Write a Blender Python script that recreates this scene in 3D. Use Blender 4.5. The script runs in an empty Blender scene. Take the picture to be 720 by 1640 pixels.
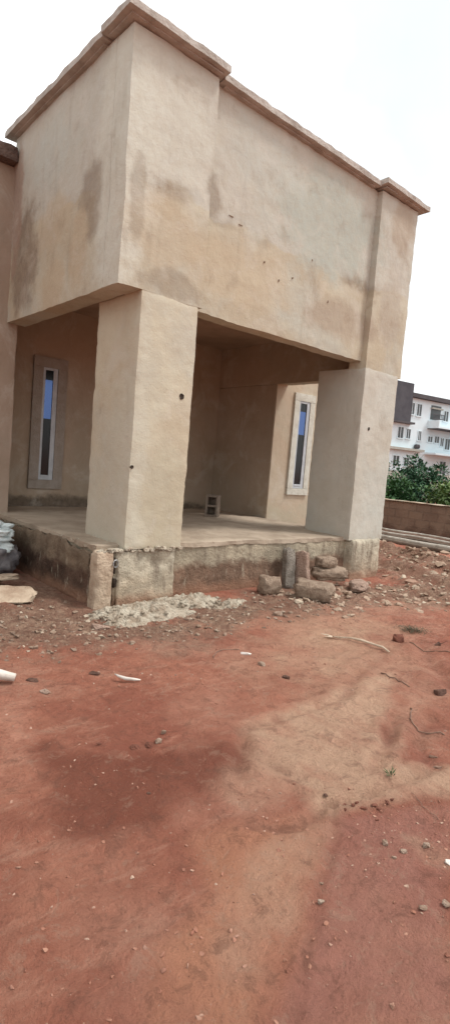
import bpy, bmesh, math, random
from mathutils import Vector, noise, Matrix
random.seed(7)
SC = bpy.context.scene
COL = SC.collection
R = math.radians

# ------------------------------------------------------------------ materials
def new_mat(name):
    m = bpy.data.materials.new(name); m.use_nodes = True
    nt = m.node_tree
    for n in list(nt.nodes): nt.nodes.remove(n)
    out = nt.nodes.new('ShaderNodeOutputMaterial')
    b = nt.nodes.new('ShaderNodeBsdfPrincipled')
    nt.links.new(b.outputs[0], out.inputs[0])
    b.inputs['Roughness'].default_value = .9
    if 'Specular IOR Level' in b.inputs: b.inputs['Specular IOR Level'].default_value = .25
    return m, nt, b
class G:
    """small node-graph helper"""
    def __init__(s, nt): s.nt = nt; s.pos = nt.nodes.new('ShaderNodeNewGeometry').outputs['Position']
    def link(s, a, b): s.nt.links.new(a, b)
    def put(s, sock, v):
        if hasattr(v, 'node'): s.link(v, sock)
        else: sock.default_value = v
    def math(s, op, a, b=0., clamp=False):
        n = s.nt.nodes.new('ShaderNodeMath'); n.operation = op; n.use_clamp = clamp
        s.put(n.inputs[0], a); s.put(n.inputs[1], b); return n.outputs[0]
    def noise(s, scale, detail=4, rough=.55, vec=None, dist=0., stretch=None, seed=0.):
        v = vec or s.pos
        if stretch or seed:
            mp = s.nt.nodes.new('ShaderNodeMapping'); s.link(v, mp.inputs[0])
            mp.inputs['Scale'].default_value = stretch or (1, 1, 1); mp.inputs['Location'].default_value = (seed, seed*1.7, seed*.6)
            v = mp.outputs[0]
        n = s.nt.nodes.new('ShaderNodeTexNoise'); s.link(v, n.inputs['Vector'])
        n.inputs['Scale'].default_value = scale; n.inputs['Detail'].default_value = detail
        n.inputs['Roughness'].default_value = rough; n.inputs['Distortion'].default_value = dist
        return n.outputs[0]
    def ramp(s, v, lo, hi, a=0., b=1.):
        n = s.nt.nodes.new('ShaderNodeMapRange'); n.interpolation_type = 'SMOOTHSTEP'
        s.put(n.inputs[0], v); n.inputs[1].default_value = lo; n.inputs[2].default_value = hi
        n.inputs[3].default_value = a; n.inputs[4].default_value = b; return n.outputs[0]
    def mix(s, f, a, b, mode='MIX'):
        n = s.nt.nodes.new('ShaderNodeMix'); n.data_type = 'RGBA'; n.blend_type = mode
        s.put(n.inputs[0], f)
        for i, v in ((6, a), (7, b)):
            if hasattr(v, 'node'): s.link(v, n.inputs[i])
            else: n.inputs[i].default_value = (*v, 1)
        return n.outputs[2]
    def xyz(s):
        n = s.nt.nodes.new('ShaderNodeSeparateXYZ'); s.link(s.pos, n.inputs[0]); return n.outputs
    def attr(s, name):
        n = s.nt.nodes.new('ShaderNodeAttribute'); n.attribute_name = name; return n.outputs['Fac']
    def bump(s, b, h, dist, strength=1.):
        n = s.nt.nodes.new('ShaderNodeBump'); n.inputs['Distance'].default_value = dist
        n.inputs['Strength'].default_value = strength; s.link(h, n.inputs['Height']); s.link(n.outputs[0], b.inputs['Normal'])
    def island(s): return s.nt.nodes.new('ShaderNodeNewGeometry').outputs['Random Per Island']

def plain(name, c1, c2, scale=6., rough=.9, bump=.004, metallic=0., bscale=None):
    m, nt, b = new_mat(name); g = G(nt)
    g.link(g.mix(g.ramp(g.noise(scale, 5), .35, .68), c1, c2), b.inputs['Base Color'])
    b.inputs['Roughness'].default_value = rough; b.inputs['Metallic'].default_value = metallic
    if bump: g.bump(b, g.noise(bscale or scale*5, 5), bump)
    return m

def plaster(name, warm=(.43,.365,.265), pale=(.485,.445,.35), grey=(.43,.425,.365), dark=(.20,.15,.105), joint=True, stain=1., streak=1., patches=(), bump=1.):
    m, nt, b = new_mat(name); g = G(nt); X, Y, Z = g.xyz()
    col = g.mix(g.ramp(g.noise(1.1, 4, .6, seed=3), .35, .65), warm, pale)
    # second lift of render above the day joint: cooler, greyer
    if joint:
        zz = g.math('ADD', Z, g.math('MULTIPLY', g.math('SUBTRACT', g.noise(1.6, 4, seed=8), .5), .55))
        up = g.ramp(zz, 4.42, 4.47)
        col = g.mix(g.math('MULTIPLY', up, .8), col, (.47,.455,.405))
        # dark line of the joint
        a = g.ramp(zz, 4.32, 4.42); c = g.ramp(zz, 4.44, 4.56, 1, 0)
        ln = g.math('MULTIPLY', g.math('MULTIPLY', a, c), g.ramp(g.noise(.9, 3, seed=21), .46, .62))
        col = g.mix(g.math('MULTIPLY', ln, .8), col, dark)
    # broad grey patches
    col = g.mix(g.ramp(g.noise(.9, 5, .6, seed=15), .48, .64, 0, .75), col, grey)
    # single large patches: damp, soot, hand-floated render; each sits at its own place on the wall
    for (c, r, pc, k) in patches:
        mp = nt.nodes.new('ShaderNodeMapping'); g.link(g.pos, mp.inputs[0])
        mp.inputs['Location'].default_value = tuple(-c[i]/r[i] for i in range(3)); mp.inputs['Scale'].default_value = tuple(1/q for q in r)
        ln_ = nt.nodes.new('ShaderNodeVectorMath'); ln_.operation = 'LENGTH'; g.link(mp.outputs[0], ln_.inputs[0])
        dd = g.math('ADD', ln_.outputs['Value'], g.math('MULTIPLY', g.math('SUBTRACT', g.noise(2.6, 7, .68, seed=c[2]), .5), 1.6))
        col = g.mix(g.ramp(dd, .65, 1.2, min(1, k*1.15), 0), col, pc)
    # vertical rain streaks
    sk = g.noise(2.2, 5, .6, stretch=(2.2, 2.2, .35), seed=5)
    col = g.mix(g.ramp(sk, .54, .78, 0, .30*streak), col, dark)
    # blotchy stains
    st = g.noise(2.6, 5, .65, seed=31, dist=.4)
    col = g.mix(g.ramp(st, .54, .74, 0, .42*stain), col, (.27,.205,.15))
    # fine mottling, pits
    col = g.mix(g.ramp(g.noise(9, 6, .7), .3, .7, 0, .3), col, warm)
    col = g.mix(g.ramp(g.noise(38, 3, .6), .68, .78, 0, .45), col, dark)
    tr = g.noise(1.7, 6, .7, seed=81, dist=.6)
    col = g.mix(g.ramp(tr, .5, .66, 0, .28), col, (.56,.52,.45))
    sp = g.noise(3.4, 6, .7, stretch=(1, 1, .5), seed=91, dist=.3)
    col = g.mix(g.ramp(sp, .58, .70, 0, .28), col, (.25,.18,.125))
    g.link(col, b.inputs['Base Color'])
    b.inputs['Roughness'].default_value = .92
    h = g.math('ADD', g.noise(5, 6, .6), g.math('MULTIPLY', g.noise(60, 4, .7), .18))
    g.bump(b, h, .016*bump)
    return m

def footing(name, top, low, split, soft=.06):
    """rendered ring above, bare soil-splashed blockwork below a ragged line"""
    m, nt, b = new_mat(name); g = G(nt); X, Y, Z = g.xyz()
    z = g.math('ADD', Z, g.math('MULTIPLY', g.math('SUBTRACT', g.noise(5, 5, .6), .5), .22))
    u = g.ramp(z, split-soft, split+soft)
    t = g.mix(g.ramp(g.noise(3, 5), .35, .65), top, tuple(c*.72 for c in top))
    l = g.mix(g.ramp(g.noise(4, 5, seed=4), .35, .65), low, tuple(c*.55 for c in low))
    col = g.mix(u, l, t)
    col = g.mix(g.ramp(g.noise(3, 4, .6, stretch=(2.5, 2.5, .4), seed=9), .5, .7, 0, .55), col, (.12,.08,.055))
    col = g.mix(g.ramp(g.noise(7, 4, .6, stretch=(2, 2, .6), seed=19), .58, .72, 0, .6), col, (.42,.36,.27))
    col = g.mix(g.ramp(z, .02, .16, .7, 0), col, (.30,.16,.10))
    g.link(col, b.inputs['Base Color'])
    g.bump(b, g.math('ADD', g.noise(9, 6, .65), g.math('MULTIPLY', g.noise(50, 4, .7), .25)), .05)
    return m

M = {}
BR, GY, LT, TN = (.20,.15,.11), (.45,.455,.405), (.55,.54,.465), (.46,.375,.265)
M['plaster'] = plaster('pale_plaster', patches=[
    ((2.94,5.45,4.6),(.5,.42,1.6),LT,.85), ((2.94,7.1,5.2),(.6,.55,.45),GY,.7), ((2.94,5.95,4.3),(.5,.28,.45),BR,.55), ((2.94,6.2,3.9),(.5,.22,.5),TN,.8),
    ((2.94,7.75,4.1),(.5,.45,.75),BR,.75), ((2.94,6.8,3.6),(.5,.35,.35),TN,.7), ((2.94,8.1,4.9),(.5,.2,.9),(.28,.17,.13),.6), ((2.94,6.9,4.35),(.5,.5,.35),TN,.6),
    ((3.5,5.2,5.1),(.6,.5,.6),LT,.6), ((3.45,5.2,4.0),(.5,.5,.42),TN,.55), ((3.6,5.2,3.5),(.45,.5,.16),BR,.45), ((4.12,5.3,4.62),(.16,.5,.28),BR,.5), ((3.1,5.2,4.2),(.10,.5,.5),BR,.4),
    ((6.2,5.3,5.0),(1.1,.6,.7),(.39,.41,.36),.85), ((4.9,5.3,5.35),(.7,.6,.4),GY,.6), ((4.7,5.3,3.95),(.9,.6,.42),TN,.6), ((6.6,5.3,3.8),(.8,.6,.3),(.36,.29,.22),.7),
    ((7.8,5.2,5.5),(.3,.6,.45),(.34,.26,.19),.55), ((7.7,5.2,4.2),(.3,.6,.6),(.38,.33,.27),.6)])
M['pillar'] = plaster('pillar_plaster', warm=(.46,.39,.285), pale=(.52,.475,.365), grey=(.46,.435,.36), joint=False, stain=.35, streak=.45, patches=[((3.3,5.2,1.8),(.12,.6,1.6),(.50,.47,.38),.7), ((3.7,5.2,1.2),(.3,.5,.6),(.42,.37,.27),.6)])
M['pillar_light'] = plaster('pale_grey_plaster', warm=(.46,.425,.355), pale=(.51,.495,.435), grey=(.46,.46,.41), joint=False, stain=.25, streak=.3)
M['inner'] = plaster('porch_shade_plaster', warm=(.35,.27,.195), pale=(.40,.315,.24), grey=(.345,.285,.215), joint=False, stain=.6, patches=[((4.5,9.34,.62),(3.5,.4,.22),(.10,.075,.055),.85)])  # darker plaster copy: porch shade put into the colour; base patch is dirt
M['wing'] = plaster('shaded_wing_plaster', warm=(.31,.23,.17), pale=(.36,.275,.215), grey=(.32,.26,.205), joint=False, stain=.7)  # darker plaster copy, the wing's shade is put into the colour
M['lit'] = plaster('lit_wall_plaster', warm=(.47,.37,.27), pale=(.50,.42,.32), grey=(.44,.40,.30), joint=False, stain=.35, streak=.4)  # paler copy of the wing plaster, its lit look put into the colour
M['coping'] = plain('weathered_concrete', (.46,.42,.375), (.33,.29,.25), 4, bump=.02)
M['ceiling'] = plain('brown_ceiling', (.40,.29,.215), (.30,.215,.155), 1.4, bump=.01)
M['coping_dark'] = plain('shaded_coping_concrete', (.15,.105,.085), (.09,.06,.05), 5, bump=.03)  # wing copings, their shade put into the dark colour
M['slab'] = footing('slab_edge_concrete', (.42,.355,.26), (.25,.155,.105), .36)
M['slab_floor'] = plain('dusty_screed', (.42,.34,.26), (.30,.235,.175), 2.2, bump=.02)
M['stub'] = footing('footing_render', (.54,.475,.365), (.52,.42,.305), .3, .2)
M['pier_dark'] = plain('dusty_dark_block', (.24,.19,.15), (.17,.13,.10), 9, bump=.02)
M['plinth_side'] = footing('damp_brown_blockwork', (.24,.175,.12), (.12,.07,.048), .34)
M['pier'] = plain('reddish_concrete', (.46,.36,.265), (.33,.235,.165), 5, bump=.02)
M['trim'] = plain('shaded_window_surround', (.33,.29,.25), (.28,.24,.20), 7, bump=.01)  # surround inside the porch, darkened in colour for the shade there
M['trim_light'] = plain('pale_window_surround', (.62,.61,.54), (.52,.50,.43), 7, bump=.01)
M['alu'] = plain('white_aluminium', (.50,.53,.56), (.42,.45,.48), 9, rough=.4, bump=0)
M['hole'] = plain('dark_hole', (.05,.035,.025), (.03,.02,.015), 20, bump=0)
M['gouge'] = plain('bare_block_chip', (.27,.20,.145), (.20,.145,.10), 20, bump=0)
M['concrete'] = plain('grey_brown_block', (.47,.35,.26), (.30,.21,.15), 14, bump=.05)
M['concrete_grey'] = plain('grey_block', (.33,.29,.245), (.23,.195,.16), 9, bump=.04)
M['concrete_pink'] = plain('pinkish_block', (.46,.32,.25), (.33,.22,.165), 9, bump=.05)
M['mortar'] = plain('spilled_mortar', (.54,.47,.37), (.34,.26,.19), 9, bump=.08, bscale=25)
M['white'] = plain('white_plastic', (.66,.60,.54), (.52,.46,.40), 9, rough=.5, bump=.004)
M['pale_stone'] = plain('pale_stone', (.58,.44,.34), (.40,.26,.185), 30, bump=.03)
M['dark_stone'] = plain('dark_stone', (.20,.105,.075), (.12,.065,.048), 30, bump=.03)
M['red_clod'] = plain('red_earth_clod', (.27,.105,.07), (.19,.075,.05), 22, bump=.03)
M['stick'] = plain('bleached_wood', (.62,.50,.38), (.48,.37,.27), 14, bump=.01)
M['twig'] = plain('brown_twig', (.28,.17,.12), (.19,.115,.085), 14, bump=.01)
M['pole_dark'] = plain('dark_weathered_pole', (.17,.13,.10), (.11,.085,.065), 5, bump=.01)
M['pole'] = plain('weathered_pole', (.50,.46,.40), (.32,.28,.235), 5, bump=.01)
M['cloth'] = plain('dark_woven_sack', (.22,.20,.20), (.12,.11,.115), 12, bump=.01, rough=.8)
M['sheet'] = plain('pale_plastic_sheet', (.70,.76,.75), (.50,.57,.57), 10, bump=.01, rough=.45)
M['render_white'] = plain('white_painted_render', (.70,.80,.84), (.63,.74,.78), .4, bump=0)
M['slate'] = plain('dark_cladding', (.085,.085,.095), (.065,.065,.075), 1, bump=0)
M['roof_dark'] = plain('grey_roof_edge', (.10,.095,.10), (.075,.07,.075), 1, bump=0)
M['win_far'] = plain('far_dark_opening', (.06,.07,.075), (.10,.115,.12), .8, rough=.2, bump=0)  # far windows; also the loggia panel, where its dark paints shade
M['bark'] = plain('shrub_bark', (.12,.09,.06), (.08,.06,.04), 8, bump=.01)
M['far_fence'] = plain('pale_fence_render', (.42,.42,.38), (.33,.33,.29), .7, bump=0)
M['metal_grey'] = plain('grey_metal', (.3,.3,.3), (.22,.22,.22), 9, rough=.4, bump=0, metallic=.6)

# blue glass with the sky's reflection put into its colour
m, nt, b = new_mat('blue_sky_reflection_glass')
b.inputs['Base Color'].default_value = (.07,.11,.24,1); b.inputs['Metallic'].default_value = .8; b.inputs['Roughness'].default_value = .09
M['glass'] = m
m, nt, b = new_mat('dark_reflection_glass')  # pane parts that mirror no sky, their dark reflection put into the colour
b.inputs['Base Color'].default_value = (.012,.013,.014,1); b.inputs['Roughness'].default_value = .12
M['glass_dark'] = m

def leafmat(name, c1, c2, c3):
    m, nt, b = new_mat(name); g = G(nt)
    col = g.mix(g.island(), c1, c2)
    col = g.mix(g.ramp(g.noise(1.6, 3), .5, .7, 0, .8), col, c3)
    g.link(col, b.inputs['Base Color']); b.inputs['Roughness'].default_value = .6
    return m
M['leaf'] = leafmat('bush_leaves', (.030,.085,.030), (.085,.17,.06), (.06,.14,.075))
M['leaf_dark'] = leafmat('dark_bush_leaves', (.022,.07,.035), (.06,.13,.06), (.035,.10,.06))
M['leaf_yellow'] = leafmat('yellowish_leaves', (.07,.14,.04), (.20,.26,.09), (.12,.19,.07))
M['leaf_dry'] = leafmat('dry_weed_leaves', (.06,.055,.03), (.13,.10,.06), (.09,.065,.04))

def stonemat(name, cols):
    m, nt, b = new_mat(name); g = G(nt)
    r = g.island()
    n = nt.nodes.new('ShaderNodeValToRGB'); g.link(r, n.inputs[0])
    e = n.color_ramp.elements
    e[0].color = (*cols[0], 1); e[1].color = (*cols[-1], 1)
    for i, c in enumerate(cols[1:-1]):
        x = e.new((i+1)/(len(cols)-1)); x.color = (*c, 1)
    col = g.mix(g.ramp(g.noise(30, 4), .35, .7, 0, .5), n.outputs[0], cols[0])
    g.link(col, b.inputs['Base Color']); g.bump(b, g.noise(60, 4), .01)
    return m
M['rubble'] = stonemat('rubble_stones', [(.22,.15,.11), (.31,.22,.16), (.24,.16,.115), (.46,.38,.29), (.20,.13,.09), (.27,.185,.13)])
M['rubble_r'] = stonemat('green_grey_rubble', [(.36,.25,.18), (.42,.32,.235), (.31,.21,.15), (.50,.42,.32), (.38,.23,.165)])
M['pebble'] = stonemat('red_pebbles', [(.27,.115,.075), (.36,.19,.13), (.22,.09,.06), (.46,.32,.24), (.30,.14,.09)])

# ------------------------------------------------------------------ object helpers
def link_mesh(name, bm, mat, parent=None, smooth=False, origin=None):
    """one mesh object from world-space geometry; origin moves to the parent's or the given base"""
    P = Vector(parent['_base']) if parent is not None and '_base' in parent else Vector(origin or (0, 0, 0))
    if P.length: bmesh.ops.translate(bm, verts=bm.verts, vec=-P)
    me = bpy.data.meshes.new(name); bm.to_mesh(me); bm.free()
    if smooth:
        for p in me.polygons: p.use_smooth = True
    me.materials.append(mat)
    o = bpy.data.objects.new(name, me); COL.objects.link(o)
    if parent is not None:
        o.parent = parent
        o['_base'] = tuple(P)
        if parent.type != 'EMPTY' : pass
    else:
        o.location = P; o['_base'] = tuple(P)
    return o
def thing(name, label, cat, base=(0, 0, 0), group=None):
    o = bpy.data.objects.new(name, None); COL.objects.link(o); o.location = base
    o['label'] = label; o['category'] = cat; o['_base'] = tuple(base)
    if group: o['group'] = group
    return o
def tag(o, label, cat, group=None):
    o['label'] = label; o['category'] = cat
    if group: o['group'] = group
    return o
def nz(p, s, seed=0):
    return noise.noise(Vector((p[0]*s+seed, p[1]*s-seed, p[2]*s+seed*.5)))
def fbm(p, s, seed=0, octv=4):
    return noise.fractal(Vector((p[0]*s+seed, p[1]*s-seed, p[2]*s+seed*.5)), 1.0, 2.0, octv)

def rough_box(bm, x0, x1, y0, y1, z0, z1, step=.09, amp=.006, edge=.0, seed=0, faces='xXyYzZ'):
    """a box whose faces are fine grids pushed about by position noise; edge rounds/chips the arrises"""
    lo = Vector((x0, y0, z0)); hi = Vector((x1, y1, z1)); ce = (lo+hi)/2
    def disp(p):
        q = p.copy()
        for i in range(3):
            k = nz(p, 2.2, seed+11*i)*amp + nz(p, 9, seed+5*i)*amp*.5
            q[i] += k
        if edge:
            near = sorted(min(abs(p[i]-lo[i]), abs(hi[i]-p[i])) for i in range(3))
            if near[0] < 1e-5 and near[1] < step*.9:
                e = edge*(.35 + 1.1*max(0, nz(p, 7, seed+40)+.25) + .6*max(0, nz(p, 23, seed+3)))
                f = 1-near[1]/(step*.9)
                for i in range(3):
                    d = min(abs(p[i]-lo[i]), abs(hi[i]-p[i]))
                    if d < step*.9: q[i] += (1 if ce[i] > p[i] else -1)*e*f*.7
        return q
    def grid(a, b, c, ca, cb, cc, flip):
        na = max(1, round((hi[a]-lo[a])/step)); nb = max(1, round((hi[b]-lo[b])/step))
        V = []
        for i in range(na+1):
            row = []
            for j in range(nb+1):
                p = Vector((0, 0, 0)); p[a] = lo[a]+(hi[a]-lo[a])*i/na; p[b] = lo[b]+(hi[b]-lo[b])*j/nb; p[c] = cc
                row.append(bm.verts.new(disp(p)))
            V.append(row)
        for i in range(na):
            for j in range(nb):
                q = [V[i][j], V[i+1][j], V[i+1][j+1], V[i][j+1]]
                if flip: q.reverse()
                bm.faces.new(q)
    if 'z' in faces: grid(0, 1, 2, 0, 0, z0, True)
    if 'Z' in faces: grid(0, 1, 2, 0, 0, z1, False)
    if 'y' in faces: grid(0, 2, 1, 0, 0, y0, False)
    if 'Y' in faces: grid(0, 2, 1, 0, 0, y1, True)
    if 'x' in faces: grid(1, 2, 0, 0, 0, x0, True)
    if 'X' in faces: grid(1, 2, 0, 0, 0, x1, False)
    return bm
def rbox(name, mat, parent, x0, x1, y0, y1, z0, z1, **k):
    bm = bmesh.new(); rough_box(bm, x0, x1, y0, y1, z0, z1, **k)
    return link_mesh(name, bm, mat, parent, smooth=True)
def bx(bm, x0, x1, y0, y1, z0, z1, T=None):
    vs = [bm.verts.new((x, y, z)) for x in (x0, x1) for y in (y0, y1) for z in (z0, z1)]
    if T is not None:
        for v in vs: v.co = T @ v.co
    for f in ((0,1,3,2),(4,6,7,5),(0,4,5,1),(2,3,7,6),(0,2,6,4),(1,5,7,3)): bm.faces.new([vs[i] for i in f])
def tube(bm, pts, rads, seg=8, wob=0.):
    rings = []
    for i, p in enumerate(pts):
        p = Vector(p); a = Vector(pts[max(i-1, 0)]); c = Vector(pts[min(i+1, len(pts)-1)])
        t = (c-a).normalized(); u = t.cross(Vector((.13, .2, 1))).normalized(); w = t.cross(u)
        r = rads[i] if hasattr(rads, '__len__') else rads
        rings.append([bm.verts.new(p+(u*math.cos(k*2*math.pi/seg)+w*math.sin(k*2*math.pi/seg))*r*(1+wob*nz(p, 30, k))) for k in range(seg)])
    for i in range(len(rings)-1):
        for k in range(seg):
            bm.faces.new([rings[i][k], rings[i][(k+1) % seg], rings[i+1][(k+1) % seg], rings[i+1][k]])
    bm.faces.new(list(reversed(rings[0]))); bm.faces.new(rings[-1])
def stone_bm(bm, c, sx, sy, sz, rz=0., tilt=0., seed=0, sub=1, ang=.35):
    """angular lump: squashed icosphere, each vertex moved by noise"""
    t = bmesh.new(); bmesh.ops.create_icosphere(t, subdivisions=sub, radius=1)
    Rm = Matrix.Rotation(rz, 3, 'Z') @ Matrix.Rotation(tilt, 3, 'X')
    mp = {}
    for v in t.verts:
        p = v.co.copy()
        # push towards a box for broken masonry
        q = Vector([math.copysign(abs(k)**.65, k) for k in p])
        q *= 1+ang*nz(p, 1.4, seed*3.1)+ang*.4*nz(p, 4, seed)
        mp[v.index] = bm.verts.new(Vector(c)+Rm @ Vector((q.x*sx, q.y*sy, q.z*sz)))
    for f in t.faces: bm.faces.new([mp[v.index] for v in f.verts])
    t.free()

def hull_template(n, seed, boxy=.8):
    rnd = random.Random(seed); t = bmesh.new()
    for k in range(n):
        d = Vector((rnd.gauss(0, 1), rnd.gauss(0, 1), rnd.gauss(0, 1))).normalized()
        t.verts.new([math.copysign(abs(q)**boxy, q)*rnd.uniform(.82, 1.05) for q in d])
    bmesh.ops.convex_hull(t, input=t.verts)
    for v in [v for v in t.verts if not v.link_faces]: t.verts.remove(v)
    t.verts.index_update()
    V = [v.co.copy() for v in t.verts]; Fc = [[v.index for v in f.verts] for f in t.faces]; t.free()
    return V, Fc
HT = [hull_template(11+i % 6, i, .7) for i in range(24)]
def hull_stone(bm, c, sx, sy, sz, rz, rx, k):
    V, Fc = HT[k % len(HT)]; Rm = Matrix.Rotation(rz, 3, 'Z') @ Matrix.Rotation(rx, 3, 'X')
    vs = [bm.verts.new(Vector(c)+Rm @ Vector((v.x*sx, v.y*sy, v.z*sz))) for v in V]
    for f in Fc: bm.faces.new([vs[i] for i in f])

# ------------------------------------------------------------------ ground
def seg_dist(px, py, pl):
    best = 1e9
    for (ax, ay), (bx_, by_) in zip(pl, pl[1:]):
        dx, dy = bx_-ax, by_-ay; L = dx*dx+dy*dy
        t = 0 if L == 0 else max(0, min(1, ((px-ax)*dx+(py-ay)*dy)/L))
        best = min(best, math.hypot(px-ax-t*dx, py-ay-t*dy))
    return best
SAND = [([(4.46,3.82),(4.22,3.06),(3.94,2.52),(3.44,2.13)], .55), ([(3.86,2.41),(3.11,2.21),(2.64,2.18),(2.24,2.0),(1.99,1.88)], .20),
        ([(3.28,2.22),(2.78,2.0),(2.47,1.71)], .26), ([(3.3,1.1),(2.95,1.32),(2.64,1.44),(2.31,1.51)], .10),
        ([(2.24,1.53),(1.98,1.47),(1.7,1.43),(1.47,1.34),(1.3,1.2)], .10),
        ([(4.24,4.45),(4.75,4.08),(5.81,3.9),(7.26,3.8),(9,3.2)], .62), ([(3.25,1.81),(2.65,1.59)], .09), ([(2.35,.86),(2.25,1.05),(2.29,1.16)], .07),
        ([(2.24,1.53),(1.98,1.44),(1.75,1.36),(1.5,1.22)], .07)]
WET = [([(0,-9),(0,-9.1)],.1)]
RUB = [([(.6,5.2),(1.8,4.87),(2.21,4.77),(2.52,4.52),(3.04,4.27),(3.89,4.47),(4.51,4.5),(5.6,4.6)], .55), ([(5.6,4.7),(6.4,4.6),(6.97,4.3),(7.5,3.9),(8.2,3.6)], .75), ([(8.4,6.2),(8.8,5.2),(8.6,4.2),(8.0,3.2)], .9), ([(10.6,6.5),(10,5),(9.3,3.6)], .7),
       ([(2.35,6.44),(2.5,6.02),(2.6,5.13),(2.0,5.0),(1.2,6)], .75)]
RIDGE = [([(10.9,7.4),(10.6,6.2),(9.97,4.92),(9.6,3.6)], .42, .26), ([(9.3,6.4),(9.05,5.4),(8.47,4.15),(8.0,3.2)], .26, .17), ([(8.3,5.2),(7.78,4.19),(7.36,3.58),(6.9,2.9)], .20, .11),
         ([(11.8,8),(11.6,6),(11.3,4)], .35, .12), ([(2.2,6.6),(1.4,6.1),(.4,5.9)], .3, .10), ([(2.5,5.6),(1.4,5.2),(.2,5.3)], .25, .06)]
GULLY = [([(2.24,1.545),(2.45,1.50),(2.66,1.46),(2.95,1.38)], .035, .022), ([(2.22,1.58),(2.1,1.54),(1.95,1.535),(1.76,1.66)], .035, .016), ([(2.2,1.52),(2.0,1.36),(1.75,1.24),(1.5,1.08),(1.2,.9)], .018, .012),
         ([(1.99,1.98),(2.37,2.36),(2.77,2.37),(3.38,2.33),(3.9,2.6)], .05, .016), ([(3.4,1.95),(2.95,1.72),(2.62,1.6)], .04, .018), ([(2.37,2.4),(2.2,2.1),(2.28,1.8)], .05, .01),
         ([(3.6,1.8),(3.2,1.65),(2.95,1.45)], .05, .016), ([(5.2,2.8),(4.7,2.4),(4.2,1.9)], .08, .02)]
def near_mask(x, y, L):
    w = 0
    for pl, r in L:
        d = seg_dist(x, y, pl) + (fbm((x, y, 0), 2.2/max(r, .1)**.5, 3)*.42 + fbm((x, y, 0), 9, 7)*.10)*r
        w = max(w, 1-min(1, max(0, (d-r*.1)/(r*1.55))))
    return w
# soil of different colour laid down by the last rains, each a patch with its own outline
WEDGE = [(2.37, 2.4), (2.77, 2.41), (3.45, 2.44), (3.92, 2.45), (4.18, 2.39), (3.54, 2.07), (3.03, 1.85), (2.8, 1.53), (3.08, 1.35), (2.75, 1.18), (2.42, 1.44), (2.17, 1.51), (2.19, 1.73), (2.12, 1.93), (2.22, 2.18)]
TAN = [(1.48, 1.74), (1.76, 1.65), (2.15, 1.5), (1.89, 1.39), (1.55, 1.21), (1.2, 0.96), (0.94, 1.15), (1.1, 1.41), (1.38, 1.49)]
UPPER = [(3.9, 3.63), (5.4, 3.79), (5.77, 3.2), (4.27, 2.5), (3.57, 2.44), (2.89, 2.51), (3.19, 2.93)]
PINK = [(2.17, 1.46), (2.7, 1.16), (1.64, 0.63), (1.25, 0.92), (1.6, 1.18)]
DARK = [(1.29, 2.85), (1.6, 2.45), (2.13, 2.36), (2.28, 1.94), (1.93, 1.92), (1.67, 1.99), (1.45, 1.89), (1.19, 1.92), (1.04, 2.27)]
LEFTP = [(1.21, 3.66), (1.48, 3.45), (1.34, 3.16), (1.23, 2.96), (1.16, 2.62), (0.88, 2.61)]
def in_patch(x, y, P, soft, wob):
    x += nz((x, y, 0), 2.6, 71)*wob+nz((x, y, 0), 11, 7)*wob*.3; y += nz((x, y, 0), 2.6, 17)*wob+nz((x, y, 0), 11, 27)*wob*.3
    ins = False; n = len(P)
    for i in range(n):
        (ax, ay), (cx, cy) = P[i], P[i-1]
        if (ay > y) != (cy > y) and x < (cx-ax)*(y-ay)/(cy-ay)+ax: ins = not ins
    d = seg_dist(x, y, P+[P[0]])
    return max(0, min(1, .5+(d if ins else -d)/soft))
def height(x, y):
    d = math.hypot(x, y)
    h = fbm((x, y, 0), .35, 9)*.05 + fbm((x, y, 0), 1.3, 2)*.018 + fbm((x, y, 0), 5, 4)*.011 + fbm((x, y, 0), 14, 4)*.005
    far = min(1, max(0, (d-14)/20)); h *= 1-far*.6
    if d < 20:
        for pl, r, a in RIDGE:
            s = seg_dist(x, y, pl)
            if s < r*3: h += a*math.exp(-(s/r)**2)*(.75+.6*nz((x, y, 0), 2.5, 5)+.35*nz((x, y, 0), 8, 6))
        for pl, r, a in GULLY:
            s = seg_dist(x, y, pl)+nz((x, y, 0), 9, 1)*r*.5
            if s < r*3: h += a*(-1.5*math.exp(-(s/r)**2)+.8*math.exp(-((s-1.7*r)/r)**2))*(.7+.6*nz((x, y, 0), 3, 12))
    if d < 12:
        rm = near_mask(x, y, RUB)
        if rm > 0: h += rm*(fbm((x, y, 0), 5.5, 31)*.035+fbm((x, y, 0), 16, 8)*.016)
        if x > 2.6: h += min(1, (x-2.6)/2)*(fbm((x*.6, y*1.6, 0), 4, 44)*.018)
    # ease to level where the house stands
    inside = 2.75 < x < 8.3 and 5.0 < y
    if inside: h = h*.25
    return h-.01
def axis(segs):
    out = [segs[0][0]]
    for a, b, s in segs:
        n = max(1, round((b-a)/s)); out += [a+(b-a)*(i+1)/n for i in range(n)]
    return out
xs = axis([(-600,-60,90),(-60,-12,8),(-12,-2,1),(-2,.4,.12),(.4,3.2,.022),(3.2,7.5,.034),(7.5,12.5,.07),(12.5,26,.5),(26,60,4),(60,600,90)])
ys = axis([(-600,-40,80),(-40,-4,4),(-4,.5,.3),(.5,3.4,.022),(3.4,5.4,.03),(5.4,7,.06),(7,11,.15),(11,26,.7),(26,60,4),(60,700,90)])
bm = bmesh.new()
grid = [[bm.verts.new((x, y, height(x, y))) for y in ys] for x in xs]
for i in range(len(xs)-1):
    for j in range(len(ys)-1): bm.faces.new([grid[i][j], grid[i+1][j], grid[i+1][j+1], grid[i][j+1]])
me = bpy.data.meshes.new('ground'); bm.to_mesh(me); bm.free()
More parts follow.
